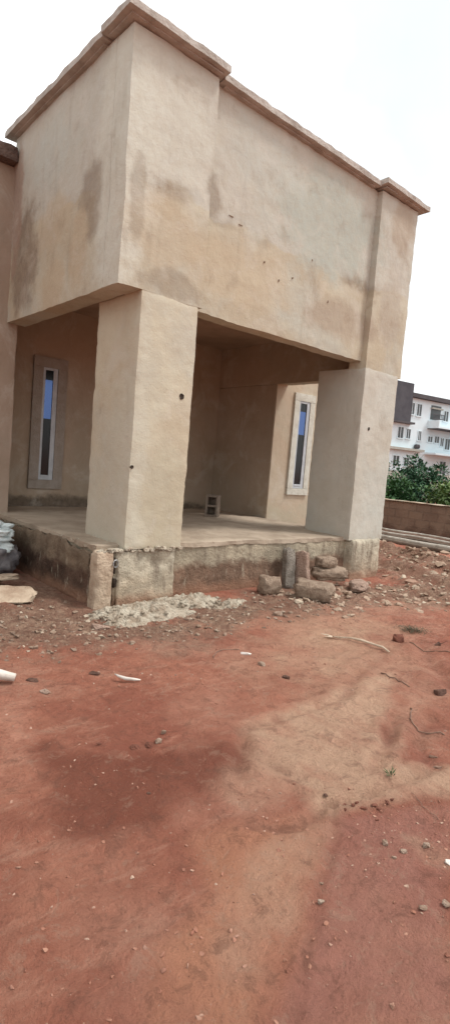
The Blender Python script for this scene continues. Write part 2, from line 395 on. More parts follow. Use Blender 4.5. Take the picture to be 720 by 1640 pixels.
for nm, P_, so, wo in (('wedge', WEDGE, .10, .10), ('tan', TAN, .12, .08), ('upper', UPPER, .7, .3), ('pink', PINK, .08, .05), ('dark', DARK, .26, .16), ('leftp', LEFTP, .14, .12)):
    at = me.attributes.new(nm, 'FLOAT', 'POINT')
    at.data.foreach_set('value', [in_patch(v.co.x, v.co.y, P_, so, wo) if -1 < v.co.x < 8 and 0 < v.co.y < 6 else 0. for v in me.vertices])
at = me.attributes.new('gully', 'FLOAT', 'POINT')
at.data.foreach_set('value', [max(math.exp(-((seg_dist(v.co.x, v.co.y, pl)+nz(v.co, 9, 1)*r*.5)/(r*.8))**2) for pl, r, a in GULLY) if 1 < v.co.x < 7 and .5 < v.co.y < 4.5 else 0. for v in me.vertices])
for nm, L in (('sand', SAND), ('wet', WET), ('rub', RUB)):
    at = me.attributes.new(nm, 'FLOAT', 'POINT')
    vals = [near_mask(v.co.x, v.co.y, L) if -3 < v.co.x < 13 and 0 < v.co.y < 9 else 0. for v in me.vertices]
    at.data.foreach_set('value', vals)
for p in me.polygons: p.use_smooth = True
m, nt, b = new_mat('laterite_soil'); g = G(nt)
red = g.mix(g.ramp(g.noise(1.3, 6, .6), .35, .66), (0.375,0.129,0.081), (0.491,0.198,0.125))
red = g.mix(g.ramp(g.noise(6, 7, .7, seed=3), .38, .68, 0, .6), red, (0.314,0.101,0.063))
red = g.mix(g.ramp(g.noise(.7, 6, .65, seed=13), .48, .68, 0, .6), red, (0.560,0.281,0.190))
red = g.mix(g.ramp(g.noise(3.2, 7, .7, seed=23, stretch=(.6, 1.8, 1)), .52, .66, 0, .5), red, (0.586,0.312,0.213))
tan = g.math('MULTIPLY', g.attr('tan'), g.ramp(g.noise(3, 6, .6, seed=41), .3, .6, .35, .9))
col = g.mix(tan, red, (0.546,0.245,0.145))
pk = g.math('MULTIPLY', g.attr('pink'), g.ramp(g.noise(3, 6, .6, seed=43), .3, .6, .45, .9))
col = g.mix(pk, col, (0.430,0.185,0.136))
col = g.mix(g.math('MULTIPLY', g.attr('leftp'), g.ramp(g.noise(5, 6, .7, seed=47), .4, .6, .1, .8)), col, (0.629,0.300,0.202))
dk = g.math('ADD', g.attr('dark'), g.math('MULTIPLY', g.math('SUBTRACT', g.noise(3, 7, .65, seed=33), .5), .7))
col = g.mix(g.ramp(dk, .1, .9, 0, .85), col, (0.238,0.074,0.044))
sand = g.ramp(g.math('ADD', g.attr('sand'), g.math('MULTIPLY', g.math('SUBTRACT', g.noise(2.6, 7, .65, seed=6), .5), 1.3)), .2, 1.0)
scol = g.mix(g.ramp(g.noise(4, 7, .65, seed=2), .35, .7), (0.614,0.383,0.260), (0.546,0.281,0.185))
col = g.mix(g.math('MULTIPLY', sand, .5), col, scol)
col = g.mix(g.math('MULTIPLY', g.attr('upper'), g.ramp(g.noise(1.6, 7, .65, seed=36), .35, .6, .25, .85)), col, (0.586,0.359,0.237))
wd = g.math('MULTIPLY', g.attr('wedge'), g.ramp(g.noise(3.5, 7, .65, seed=39, stretch=(1.6, .7, 1)), .33, .6, .35, .95))
wd = g.math('MULTIPLY', wd, 1.15, True)
col = g.mix(wd, col, (0.614,0.377,0.254))
col = g.mix(g.math('MULTIPLY', g.attr('gully'), g.ramp(g.noise(5, 5, .6, seed=57), .38, .62, .0, .5)), col, (0.299,0.138,0.093))
rub = g.ramp(g.math('ADD', g.attr('rub'), g.math('MULTIPLY', g.math('SUBTRACT', g.noise(3, 7, .7, seed=26), .5), 1.5)), .2, .95)
rcol = g.mix(g.ramp(g.noise(13, 7, .75, seed=12), .38, .64), (0.259,0.149,0.102), (0.519,0.349,0.243))
rcol = g.mix(g.ramp(g.noise(2.2, 5, .65, seed=52), .48, .6), rcol, (0.328,0.180,0.121))
col = g.mix(g.math('MULTIPLY', rub, .85), col, rcol)
col = g.mix(g.ramp(g.noise(26, 6, .75, seed=61), .5, .75, 0, .45), col, (0.232,0.101,0.068))
col = g.mix(g.ramp(g.noise(70, 3, .6), .6, .75, 0, .4), col, (0.191,0.078,0.052))
col = g.mix(g.ramp(g.noise(90, 3, .6, seed=4), .66, .78, 0, .45), col, (0.629,0.480,0.357))
cl_ = g.noise(9, 8, .78, seed=64, dist=.5)
col = g.mix(g.ramp(cl_, .53, .62, 0, .38), col, (.16,.072,.048))
col = g.mix(g.ramp(cl_, .38, .46, .30, 0), col, (.48,.31,.22))
g.link(col, b.inputs['Base Color'])
b.inputs['Roughness'].default_value = .88
hh = g.math('ADD', g.noise(11, 9, .72), g.math('MULTIPLY', g.math('MULTIPLY', g.noise(45, 5, .7), rub), 1.2))
hh = g.math('ADD', hh, g.math('MULTIPLY', g.noise(90, 4, .7), .25))
hh = g.math('ADD', hh, g.math('MULTIPLY', g.noise(30, 6, .8, seed=9), .6))
hh = g.math('ADD', hh, g.math('MULTIPLY', cl_, 1.1))
g.bump(b, hh, .055)
me.materials.append(m)
ground = bpy.data.objects.new('ground', me); COL.objects.link(ground)
ground['kind'] = 'structure'

# ------------------------------------------------------------------ the house
H = thing('house', 'unfinished plastered house with a deep porch between two square pillars', 'house', (5.5, 5.3, 0))
YF = 5.225
# pillars of the porch
def pillar(x0, x1, y1, z1, mat, holes, lab):
    p = rbox('pillar', mat, H, x0, x1, YF, y1, .60, z1, step=.04, amp=.008, edge=.010, seed=x0)
    p['label'] = lab
    for (hx, hz, r) in holes:
        t = bmesh.new()
        ring = 14
        c = t.verts.new((hx, YF-.006, hz)); o1 = []; o2 = []
        for k in range(ring):
            a = k*2*math.pi/ring; rr = r*(1+.3*nz((hx, hz, k), 2.3))
            o1.append(t.verts.new((hx+rr*math.cos(a), YF-.012, hz+rr*1.15*math.sin(a))))
            o2.append(t.verts.new((hx+rr*1.35*math.cos(a), YF+.02, hz+rr*1.5*math.sin(a))))
        for k in range(ring):
            t.faces.new([c, o1[k], o1[(k+1) % ring]]); t.faces.new([o1[k], o2[k], o2[(k+1) % ring], o1[(k+1) % ring]])
        link_mesh('tie_hole', t, M['hole'], p)
    return p
pillar(3.22, 3.98, 6.13, 3.36, M['pillar'], [(3.83, 2.33, .028), (3.245, 1.5, .015)], 'nearer pillar with a round tie hole near its right edge')
pillar(7.21, 8.10, 6.13, 3.25, M['pillar_light'], [(7.43, 2.34, .022)], 'farther pillar, paler grey plaster')
# box over the porch
rbox('wall', M['plaster'], H, 2.94, 4.03, YF, YF+.32, 3.345, 5.83, step=.07, amp=.012, edge=.004, seed=2)
PW = rbox('wall', M['plaster'], H, 4.02, 7.22, YF+.10, YF+.33, 3.33, 5.83, step=.08, amp=.012, edge=.008, seed=4)
rbox('wall', M['plaster'], H, 7.21, 8.17, YF, YF+.32, 3.22, 5.83, step=.07, amp=.012, edge=.01, seed=5)
rbox('wall', M['plaster'], H, 2.94, 3.20, YF+.32, 8.26, 3.345, 5.83, step=.07, amp=.012, edge=.004, seed=2)
rbox('wall', M['plaster'], H, 7.87, 8.13, YF+.318, 9.34, 3.23, 5.83, step=.09, amp=.012, edge=.006, seed=7)
for gx, gz, gw, gh in [(a, b_, c*.65, d*.6) for a, b_, c, d in ((5.02,4.17,.018,.02), (5.30,4.02,.016,.025), (5.55,4.12,.02,.018), (4.42,4.52,.06,.008), (4.58,4.47,.05,.007), (5.9,4.45,.015,.02), (6.3,4.0,.014,.03))]:
    t = bmesh.new(); V = [t.verts.new((gx+gw*(1+.4*nz((gx, k, 0), 3))*math.cos(k*.7), YF+.098, gz+gh*(1+.4*nz((gz, k, 1), 3))*math.sin(k*.7)-(gx-5)*0)) for k in range(9)]
    W_ = [t.verts.new(v.co+Vector((0, -.012, 0))) for v in V]; t.faces.new(W_)
    for k in range(9): t.faces.new([V[k], V[(k+1) % 9], W_[(k+1) % 9], W_[k]])
    link_mesh('gouge', t, M['gouge'], PW)
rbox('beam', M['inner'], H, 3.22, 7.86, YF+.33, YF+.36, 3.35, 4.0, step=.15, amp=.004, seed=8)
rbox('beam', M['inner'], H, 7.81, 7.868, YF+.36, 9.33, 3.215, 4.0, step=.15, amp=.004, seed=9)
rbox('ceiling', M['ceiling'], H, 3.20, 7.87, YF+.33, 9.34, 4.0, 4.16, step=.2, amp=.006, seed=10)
rbox('roof', M['coping'], H, 2.96, 8.12, YF+.32, 9.9, 5.55, 5.66, step=.4, amp=.004, seed=11)
# porch recess
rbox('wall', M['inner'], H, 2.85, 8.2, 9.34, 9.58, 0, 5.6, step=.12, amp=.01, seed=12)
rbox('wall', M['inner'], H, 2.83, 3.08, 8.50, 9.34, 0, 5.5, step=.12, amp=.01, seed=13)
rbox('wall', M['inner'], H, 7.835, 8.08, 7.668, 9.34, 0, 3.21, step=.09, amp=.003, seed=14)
# wings either side
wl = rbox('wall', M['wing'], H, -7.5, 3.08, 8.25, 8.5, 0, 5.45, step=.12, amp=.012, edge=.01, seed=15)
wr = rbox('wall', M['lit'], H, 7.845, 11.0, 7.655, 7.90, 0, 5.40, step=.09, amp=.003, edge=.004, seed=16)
rbox('wall', M['wing'], H, 10.75, 11.0, 7.90, 15, 0, 5.40, step=.4, amp=.01, seed=17)
rbox('wall', M['wing'], H, -7.5, -7.25, 8.5, 15, 0, 5.45, step=.4, amp=.01, seed=18)
rbox('wall', M['wing'], H, -7.25, 10.75, 14.8, 15, 0, 5.45, step=.6, amp=.01, seed=19)
rbox('roof', M['coping'], H, -7.25, 10.75, 8.5, 14.8, 5.2, 5.32, step=.6, amp=.004, seed=20)

def coping(parts, mat, prof_h=.085, lip=.13):
    """cap stones: each (x0,x1,y0,y1,z) run gets a moulded edge: slab with a chamfered underside"""
    for x0, x1, y0, y1, z in parts:
        t = bmesh.new()
        rough_box(t, x0, x1, y0, y1, z, z+prof_h, step=.11, amp=.010, edge=.014, seed=z+x0)
        rough_box(t, x0+lip*.55, x1-lip*.55, y0+lip*.55, y1-lip*.55, z-.012, z+.003, step=.14, amp=.004, edge=.0, seed=z)
        link_mesh('coping', t, mat, H, smooth=True)
coping([(4.08, 7.14, YF-.02, YF+.45, 5.83)], M['coping'])
coping([(2.80, 4.10, YF-.13, YF+.45, 5.85)], M['coping'])
coping([(7.12, 8.32, YF-.13, YF+.45, 5.85)], M['coping'])
coping([(2.82, 3.32, YF+.44, 8.40, 5.835)], M['coping'])
coping([(7.80, 8.28, YF+.44, 9.0, 5.835)], M['coping'])
coping([(-7.6, 2.93, 8.10, 8.62, 5.45)], M['coping_dark'], .20, .16)
coping([(8.14, 11.15, 7.55, 8.05, 5.40)], M['coping_dark'], .20, .16)

# porch floor and footings
sl = bmesh.new(); rough_box(sl, 2.95, 7.84, YF+.11, 9.34, -.1, .635, step=.07, amp=.016, edge=.02, seed=22, faces='xXyYz')
link_mesh('plinth', sl, M['slab'], H, smooth=True)
rbox('floor_slab', M['slab_floor'], H, 2.935, 7.86, YF+.09, 9.34, .575, .648, step=.06, amp=.014, edge=.02, seed=23)
rbox('footing', M['stub'], H, 3.112, 3.93, YF-.02, 6.0, -.1, .61, step=.028, amp=.035, edge=.05, seed=24)
rbox('footing', M['pier'], H, 2.87, 3.095, YF-.045, YF+.13, -.1, .60, step=.035, amp=.02, edge=.03, seed=25)
rbox('footing', M['stub'], H, 7.27, 8.03, YF-.04, 6.0, -.1, .62, step=.04, amp=.022, edge=.030, seed=26)
pd_ = rbox('plinth', M['plinth_side'], H, 2.90, 2.96, YF+.20, 8.24, -.1, .60, step=.06, amp=.05, edge=.05, seed=29)
pd_['label'] = 'dark damp left side of the plinth'
# broken crust of render under the near pillar
t = bmesh.new()
for k in range(60):
    x = random.uniform(2.9, 4.0); y = YF+random.uniform(-.02, .04)
    stone_bm(t, (x, y, .60+random.uniform(-.02, .02)), random.uniform(.02, .06), .03, random.uniform(.01, .025), random.random(), 0, k)
for k in range(24):
    stone_bm(t, (2.99+random.uniform(-.02, .03), random.uniform(5.3, 6.4), .62+random.uniform(-.02, .015)), random.uniform(.02, .05), .05, .018, random.random()*3, 0, k+70)
link_mesh('broken_render', t, M['mortar'], H)
t = bmesh.new()
stone_bm(t, (3.105, YF+.03, .43), .024, .05, .10, 0, 0, 4, 2); stone_bm(t, (3.11, YF-.01, .25), .02, .04, .05, 0, 0, 5, 2)
link_mesh('notch_shade', t, M['hole'], H)  # dark lumps paint the shade in the notch between pier and footing
t = bmesh.new(); tube(t, [(3.085+.03*math.cos(a), YF-.07, .47+.04*math.sin(a)) for a in [i*.7 for i in range(10)]], .007, 6)
link_mesh('wire_loop', t, M['metal_grey'], H)

def window(x0, x1, z0, z1, y, tmat, lab, tw=.15, fr=.085, cut=.62):
    t = bmesh.new()
    for a in ((x0, x1, z1-tw, z1), (x0, x1, z0, z0+tw*.9), (x0, x0+tw, z0+tw*.9, z1-tw), (x1-tw, x1, z0+tw*.9, z1-tw)):
        rough_box(t, a[0], a[1], y-.045, y+.01, a[2], a[3], step=.06, amp=.004, edge=.004, seed=a[0])
    w = link_mesh('window', t, tmat, H, smooth=True); w['label'] = lab
    ix0, ix1, iz0, iz1 = x0+tw, x1-tw, z0+tw*.9, z1-tw
    f = bmesh.new(); s = .042
    bx(f, ix0, ix0+s, y-.03, y+.012, iz0, iz1); bx(f, ix1-fr, ix1, y-.03, y+.012, iz0, iz1)
    bx(f, ix0+s, ix1-fr, y-.03, y+.012, iz1-s, iz1); bx(f, ix0+s, ix1-fr, y-.03, y+.012, iz0, iz0+s)
    bx(f, ix0+s, ix1-fr, y-.036, y+.012, iz0+s, iz0+s+.04)
    bmesh.ops.bevel(f, geom=f.edges[:], offset=.003, segments=1, affect='EDGES')
    link_mesh('frame', f, M['alu'], w)
    zm = iz0+(iz1-iz0)*cut  # level where the painted sky reflection ends
    p = bmesh.new(); bx(p, ix0+s, ix1-fr, y-.014, y+.004, zm, iz1-s-.16); link_mesh('pane', p, M['glass'], w)
    for q0, q1 in ((iz0+s+.04, zm), (iz1-s-.16, iz1-s)):
        p = bmesh.new(); bx(p, ix0+s, ix1-fr, y-.012, y+.004, q0, q1); link_mesh('pane', p, M['glass_dark'], w)
window(3.78, 4.38, .95, 3.16, 9.34, M['trim'], 'narrow window in the shaded back wall of the porch', .17, .08, .55)
window(8.33, 8.95, 1.12, 3.14, 7.66, M['trim_light'], 'narrow window in the pale wall right of the porch')

# ------------------------------------------------------------------ hollow block on the porch
t = bmesh.new()
B = Matrix.Translation((6.72, 7.95, .64)) @ Matrix.Rotation(R(38), 4, 'Z')
bx(t, -.115, .115, -.115, -.075, 0, .40, B); bx(t, -.115, .115, .075, .115, 0, .40, B)
for z in (0, .18, .36): bx(t, -.115, .115, -.0749, .0749, z, z+.04, B)
bx(t, .06, .10, -.0749, .0749, .041, .179, B); bx(t, .06, .10, -.0749, .0749, .221, .359, B)
bmesh.ops.bevel(t, geom=t.edges[:], offset=.004, segments=1, affect='EDGES')
tag(link_mesh('hollow_block', t, M['pier_dark'], None, origin=(6.72, 7.95, .64)), 'hollow concrete block standing on end on the porch floor', 'building block')

# ------------------------------------------------------------------ blocks in front of the plinth
def lump(name, c, s, rz, tilt, mat, lab, cat, seed, ang=.18, sub=3, group=None, pw=None):
    t = bmesh.new(); z = height(c[0], c[1]) if len(c) == 2 else c[2]
    cc = (c[0], c[1], z+s[2]*.45 if len(c) == 2 else z)
    V, Fc = hull_template(15, seed, .62); Rm = Matrix.Rotation(rz, 3, 'Z') @ Matrix.Rotation(tilt, 3, 'X')
    vs = [t.verts.new(Vector(cc)+Rm @ Vector((v.x*s[0], v.y*s[1], v.z*s[2]))) for v in V]
    for f in Fc: t.faces.new([vs[i] for i in f])
    bmesh.ops.bevel(t, geom=t.edges[:], offset=min(s)*.10, segments=1, affect='EDGES')
    for v in t.verts: v.co += Vector((nz(v.co, 60, 1), nz(v.co, 60, 2), nz(v.co, 60, 3)))*min(s)*.22
    return tag(link_mesh(name, t, mat, None, smooth=False, origin=(cc[0], cc[1], cc[2]-s[2])), lab, cat, group)
def chunk(name, c, s, rz, rx, mat, lab, cat, seed, group=None, rnd=.5):
    """broken masonry block: a box with worn-round corners, chipped edges and uneven faces"""
    t = bmesh.new(); rough_box(t, -1, 1, -1, 1, -1, 1, step=.22, amp=0, seed=seed)
    bmesh.ops.remove_doubles(t, verts=t.verts, dist=1e-4)
    for v in t.verts:
        p = v.co.copy(); n = max(1., p.length)
        q = p.lerp(p/n*1.18, rnd)                       # round the corners
        k = 1+.20*nz(p, 1.1, seed*1.7)+.14*nz(p, 2.8, seed)+.06*nz(p, 6, seed)
        v.co = Vector((q.x*s[0]*k, q.y*s[1]*k, q.z*s[2]*k))
    bmesh.ops.transform(t, verts=t.verts, matrix=Matrix.Translation(c) @ Matrix.Rotation(rz, 4, 'Z') @ Matrix.Rotation(rx, 4, 'X'))
    return tag(link_mesh(name, t, mat, None, smooth=True, origin=(c[0], c[1], c[2]-s[2])), lab, cat, group)
GB = 'broken blocks lying against the porch plinth'
chunk('broken_block', (5.30, 5.00, .10), (.125, .10, .105), R(-20), R(4), M['concrete'], 'squat tan block, leftmost of the blocks at the porch plinth', 'building block', 31, GB, .45)
chunk('broken_block', (5.83, 5.18, .24), (.065, .08, .27), R(-25), R(-7), M['concrete_grey'], 'tall grey block leaning upright against the porch plinth', 'building block', 32, GB, .08)
chunk('broken_block', (5.97, 5.05, .22), (.050, .10, .26), R(12), R(-6), M['concrete_pink'], 'ragged pinkish slab standing on edge beside the tall grey block', 'building block', 33, GB, .12)
chunk('broken_block', (6.50, 4.98, .18), (.25, .13, .085), R(-28), R(8), M['concrete'], 'long brown block lying under a smaller rounded one', 'building block', 34, GB)
chunk('broken_block', (6.46, 5.04, .335), (.15, .11, .075), R(-14), R(-4), M['concrete'], 'small rounded block on top of the long brown block', 'building block', 35, GB, .7)
chunk('broken_block', (5.62, 4.52, .11), (.24, .13, .10), R(-62), R(14), M['concrete'], 'brown block lying farthest out from the plinth, sloping to the ground', 'building block', 36, GB)
chunk('broken_block', (6.72, 4.62, .06), (.24, .12, .06), R(30), R(3), M['concrete_pink'], 'low flat reddish block lying before the long brown block', 'building block', 37, GB, .6)

# pale mortar spilled at the foot of the near pillar
t = bmesh.new()
def spill(t, cx, cy, rx, ry, h, seed, rot=0):
    N, Mr = 90, 18
    c = t.verts.new((cx, cy, h+height(cx, cy)+.01)); prev = None; rings = []
    for r in range(1, Mr+1):
        ring = []
        for k in range(N):
            a = k*2*math.pi/N; e = 1+.42*nz((math.cos(a), math.sin(a), 0), 2.0, seed)+.2*nz((math.cos(a), math.sin(a), 0), 6, seed)
            q = r/Mr; x0 = rx*e*q*math.cos(a); y0 = ry*e*q*math.sin(a)
            x = cx+x0*math.cos(rot)-y0*math.sin(rot); y = cy+x0*math.sin(rot)+y0*math.cos(rot)
            z = height(x, y)+h*(1-q**3)*(1+.7*nz((x, y, 0), 7, seed)+.8*nz((x, y, 0), 20, seed))-(.03 if r == Mr else 0)
            ring.append(t.verts.new((x, y, z)))
        rings.append(ring)
    for k in range(N):
        t.faces.new([c, rings[0][k], rings[0][(k+1) % N]])
        for r in range(Mr-1): t.faces.new([rings[r][k], rings[r+1][k], rings[r+1][(k+1) % N], rings[r][(k+1) % N]])
spill(t, 3.30, 4.88, .60, .24, .07, 3, R(-8)); spill(t, 3.95, 5.0, .44, .27, .07, 8); spill(t, 2.98, 4.64, .26, .13, .045, 5); spill(t, 4.4, 4.8, .3, .13, .03, 15)
for k in range(160):
    a = random.uniform(2.75, 4.4); hull_stone(t, (a, random.gauss(4.86, .12), height(a, 4.8)+.02+.04*random.random()), random.uniform(.01, .035), .02, .015, random.random()*6, .3, k)
tag(link_mesh('mortar_heap', t, M['mortar'], None, smooth=True, origin=(3.4, 4.9, 0)), 'pale crumbly mortar spread at the foot of the near pillar', 'mortar')

# ------------------------------------------------------------------ rubble (uncountable)
def scatter(name, mat, n, region, smin, smax, seed, flat=.55, label=None):
    random.seed(seed); t = bmesh.new(); k = 0; tries = 0
    while k < n and tries < n*40:
        tries += 1
        x, y, w = region()
        if random.random() > w: continue
        if 2.8 < x < 8.15 and y > 5.15: continue
        s = smin+(smax-smin)*random.random()**3.2
        hull_stone(t, (x, y, height(x, y)+s*flat*random.uniform(-.3, .5)), s, s*random.uniform(.45, 1), s*flat*random.uniform(.6, 1.1), random.uniform(0, 6.3), random.uniform(-.6, .6), k)
        k += 1
    o = link_mesh(name, t, mat); o['kind'] = 'stuff'
    if label: o['label'] = label
    return o
def regL():
    x, y = random.uniform(.3, 5.6), random.uniform(3.9, 8.2); return x, y, near_mask(x, y, [RUB[0], RUB[2]])
def regR():
    x, y = random.uniform(5.2, 10.5), random.uniform(2.9, 7.0); return x, y, near_mask(x, y, [RUB[1], RUB[3], RUB[4]])
def regP():
    a = random.uniform(1.2, 7)**1; x, y = random.uniform(.4, 1.3*a+.8), random.uniform(.7, 4.8)
    return x, y, .6*max(0, min(1, .35+1.6*nz((x, y, 0), 1.2, 17)))*(1-.7*near_mask(x, y, WET))
def regC():
    x, y = random.uniform(1.9, 2.8), random.uniform(.8, 1.6); return x, y, max(0, nz((x, y, 0), 3, 5)*2)
def regF():
    x, y = random.uniform(7.6, 14), random.uniform(2.5, 9); return x, y, .8
scatter('rubble', M['rubble'], 1900, regL, .006, .040, 11, label='brown and grey chippings along the left foot of the porch')
scatter('rubble', M['rubble_r'], 1500, regR, .008, .07, 12, label='greenish grey chippings around the far pillar')
scatter('gravel', M['pebble'], 2300, regP, .002, .013, 13, label='small red pebbles over the yard')
scatter('gravel', M['pebble'], 160, regC, .003, .010, 14, label='tiny red clods at the right of the yard')
scatter('rubble', M['rubble_r'], 700, regF, .02, .13, 15, label='lumps of earth and stone on the ridges by the poles')
random.seed(5)

# ------------------------------------------------------------------ single stones and scraps in the yard
GS = 'loose stones in the yard'
stones = [  # x, y, size (x,y,z), material, label
 ((3.25,3.08), (.035,.028,.02), 'pale_stone', 'rounded pinkish stone in the middle of the yard, below the white chip'),
 ((3.24,2.80), (.035,.020,.016), 'dark_stone', 'small dark stone to the lower right of the rounded pinkish stone'),
 ((1.70,2.51), (.032,.020,.014), 'red_clod', 'leftmost brown stone of the little row on the wet red soil'),
 ((1.78,2.49), (.028,.022,.018), 'red_clod', 'middle brown stone of the little row on the wet red soil'),
 ((1.85,2.50), (.022,.018,.018), 'pale_stone', 'pale stone at the right of the little row on the wet red soil'),
 ((1.93,2.56), (.018,.014,.018), 'pale_stone', 'small upright stone behind the little row on the wet red soil'),
 ((1.55,2.65), (.022,.012,.010), 'red_clod', 'flat brown stone left of the little row on the wet red soil'),
 ((4.07,1.97), (.055,.045,.028), 'dark_stone', 'dark round stone at the right edge of the yard'),
 ((3.07,1.48), (.036,.014,.010), 'twig', 'thin dark flat stone, upper of two by the sandy strip'),
 ((2.95,1.40), (.036,.010,.008), 'twig', 'thin dark flat stone, lower of two by the sandy strip'),
 ((2.16,1.215), (.013,.018,.014), 'pale_stone', 'pale curved stone at the upper left of the bottom right cluster'),
 ((2.12,1.145), (.012,.010,.009), 'pale_stone', 'small pale stone lowest in the bottom right cluster'),
 ((2.185,1.14), (.020,.011,.010), 'pale_stone', 'oblong pale stone in the centre of the bottom right cluster'),
 ((2.30,1.095), (.020,.018,.015), 'pale_stone', 'rounded pale stone at the right of the bottom right cluster'),
 ((2.28,.985), (.020,.016,.012), 'white', 'whitish stone at the right edge below the cluster'),
 ((1.69,1.185), (.014,.012,.011), 'pale_stone', 'small whitish stone at the bottom, left of the cluster'),
 ((1.775,1.252), (.012,.009,.007), 'pale_stone', 'small flat tan stone just above the whitish one at the bottom'),
 ((1.965,.925), (.020,.012,.009), 'pale_stone', 'flat pinkish stone at the bottom edge of the yard'),
 ((2.05,.875), (.020,.016,.012), 'pale_stone', 'chunky tan stone in the bottom right corner of the yard'),
 ((2.235,1.605), (.014,.010,.008), 'dark_stone', 'small dark stone where the dry gully forks'),
 ((4.57,4.16), (.075,.05,.035), 'pale_stone', 'large pale stone in the rubble before the leftmost block'),
 ((1.52,2.10), (.012,.008,.007), 'dark_stone', 'tiny dark stone alone on the wet red soil'),
 ((2.05,3.62), (.05,.03,.012), 'dark_stone', 'flat dark stone up and left of the curved white scrap'),
 ((1.62,3.72), (.05,.03,.012), 'dark_stone', 'flat dark stone right of the white plastic pipe'),
 ((1.62,3.50), (.05,.03,.015), 'concrete_pink', 'low pinkish stone below the white plastic pipe'),
 ((2.62,4.60), (.11,.06,.035), 'concrete_pink', 'broad flat stone at the foot of the dark plinth side'),
]
for i, (c, s, mt, lab) in enumerate(stones):
    lump('stone', c, s, R(-40)+random.uniform(-.4, .4), random.uniform(-.1, .1), M[mt], lab, 'stone', 50+i, .35, 2, GS)
# clods along the edge of the wash
for i, (x, y) in enumerate([(2.21,1.49),(2.235,1.46),(2.28,1.47),(2.30,1.43),(2.33,1.40),(2.37,1.42),(2.40,1.385),(2.44,1.40),(2.27,1.50),(2.48,1.39)]):
    lump('clod', (x+random.gauss(0, .018), y+random.gauss(0, .014)), (.008+.014*random.random(), .005+.008*random.random(), .007), random.uniform(0, 3), 0, M['red_clod'], 'red earth clod in the crumbly row above the bottom right cluster', 'clod', 90+i, .5, 2, 'crumbled clods beside the dry gully')
lump('clod', (4.98, 2.90), (.075, .05, .05), R(-30), 0, M['red_clod'], 'large red earth clod beside the bleached stick', 'clod', 101, .5, 2)
lump('clod', (5.22, 2.62), (.035, .03, .03), R(-30), 0, M['dark_stone'], 'round brown clod right of the dry weed', 'clod', 102, .4, 2)
# white scraps
t = bmesh.new(); tube(t, [(1.10, 3.99, .05), (1.25, 3.88, .055), (1.40, 3.78, .05), (1.49, 3.71, .035)], [.038, .04, .038, .026], 12, .2)
tag(link_mesh('plastic_pipe', t, M['white'], None, True, origin=(1.3, 3.85, 0)), 'short white plastic pipe lying at the left edge of the yard', 'pipe')
t = bmesh.new(); tube(t, [(2.13, 3.47, .02), (2.13, 3.42, .022), (2.155, 3.36, .02), (2.20, 3.31, .02), (2.24, 3.295, .015)], [.004, .010, .013, .010, .004], 8, .3)
tag(link_mesh('plastic_scrap', t, M['white'], None, True, origin=(2.16, 3.4, 0)), 'curved white scrap on the red soil left of centre', 'scrap')
lump('chip', (3.36, 3.375), (.055, .020, .014), R(-50), 0, M['white'], 'bright white chip in the middle of the yard', 'chip', 110, .3, 2)
# sticks and twigs
def wiggle(pts):
    out = []
    for (ax, ay), (cx, cy) in zip(pts, pts[1:]):
        for k in range(4):
            f = k/4; out.append((ax+(cx-ax)*f+.02*nz((ax+f, ay, f), 5, 3)*(ax > 3), ay+(cy-ay)*f+.02*nz((ax, ay+f, f), 5, 8)*(ax > 3)))
    return out+[pts[-1]]
def zed(x, y, d=.012): return (x, y, height(x, y)+d)
t = bmesh.new(); tube(t, [zed(4.53, 3.29), zed(4.57, 3.18, .02), zed(4.565, 3.05, .03), zed(4.60, 2.92, .03), zed(4.585, 2.82, .03), zed(4.55, 2.73)], [.008, .011, .012, .011, .012, .008], 8, .5)
o = tag(link_mesh('stick', t, M['stick'], None, True, origin=(4.6, 3.0, 0)), 'long bleached crooked stick on the sandy soil', 'stick')
t = bmesh.new()
for k in range(14): 
    a = R(100+k*14); tube(t, [zed(4.48, 3.32), zed(4.48+.10*math.cos(a)*random.uniform(.5, 1.2), 3.32+.12*math.sin(a)*random.uniform(.5, 1.2), .03)], [.006, .003], 5)
link_mesh('frayed_end', t, M['stick'], o)
for o_ in (o,): pass
for pts, lab in (([(5.02,2.80),(4.98,2.62),(5.06,2.45),(5.02,2.30)], 'thin brown twig on the pink soil right of the red clod'),
                 ([(3.62,1.95),(3.45,1.86),(3.35,1.74),(3.42,1.60)], 'bent dark twig above the two thin flat stones'),
                 ([(3.02,3.42),(3.20,3.55),(3.42,3.52)], 'short dark twig up from the bright white chip'),
                 ([(4.02,2.46),(4.02,2.30),(3.98,2.18)], 'thin brown twig below the pink slope'),
                 ([(2.62,1.36),(2.56,1.26),(2.52,1.16)], 'fine dark twig on the sandy strip at right')):
    t = bmesh.new(); tube(t, [zed(x, y, .003+.006*(i % 2)) for i, (x, y) in enumerate(wiggle(pts))], (.0045 if pts[0][0] > 3 else .0016), 6, .3)
    tag(link_mesh('twig', t, M['twig'], None, True, origin=(pts[0][0], pts[0][1], 0)), lab, 'twig', 'dark twigs in the yard')

# flat broken slabs lying left of the porch
for i, (c, s, rz, rx, lab) in enumerate([((2.05,5.75,.10), (.36,.22,.022), R(-25), R(9), 'broad flat slab of mortar crust sloping toward the yard'),
                                         ((1.75,6.45,.16), (.34,.17,.025), R(-30), R(7), 'flat slab of mortar crust nearest the grey sack'),
                                         ((2.32,6.30,.14), (.16,.12,.03), R(20), R(-8), 'small slab of mortar crust beside the plinth side'),
                                         ((1.45,5.35,.07), (.24,.13,.02), R(-35), R(5), 'thin slab of mortar crust at the left edge')]):
    chunk('mortar_slab', c, s, rz, rx, M['rubble_r'] if i % 2 else M['pier'], lab, 'slab', 120+i, 'mortar slabs left of the porch')

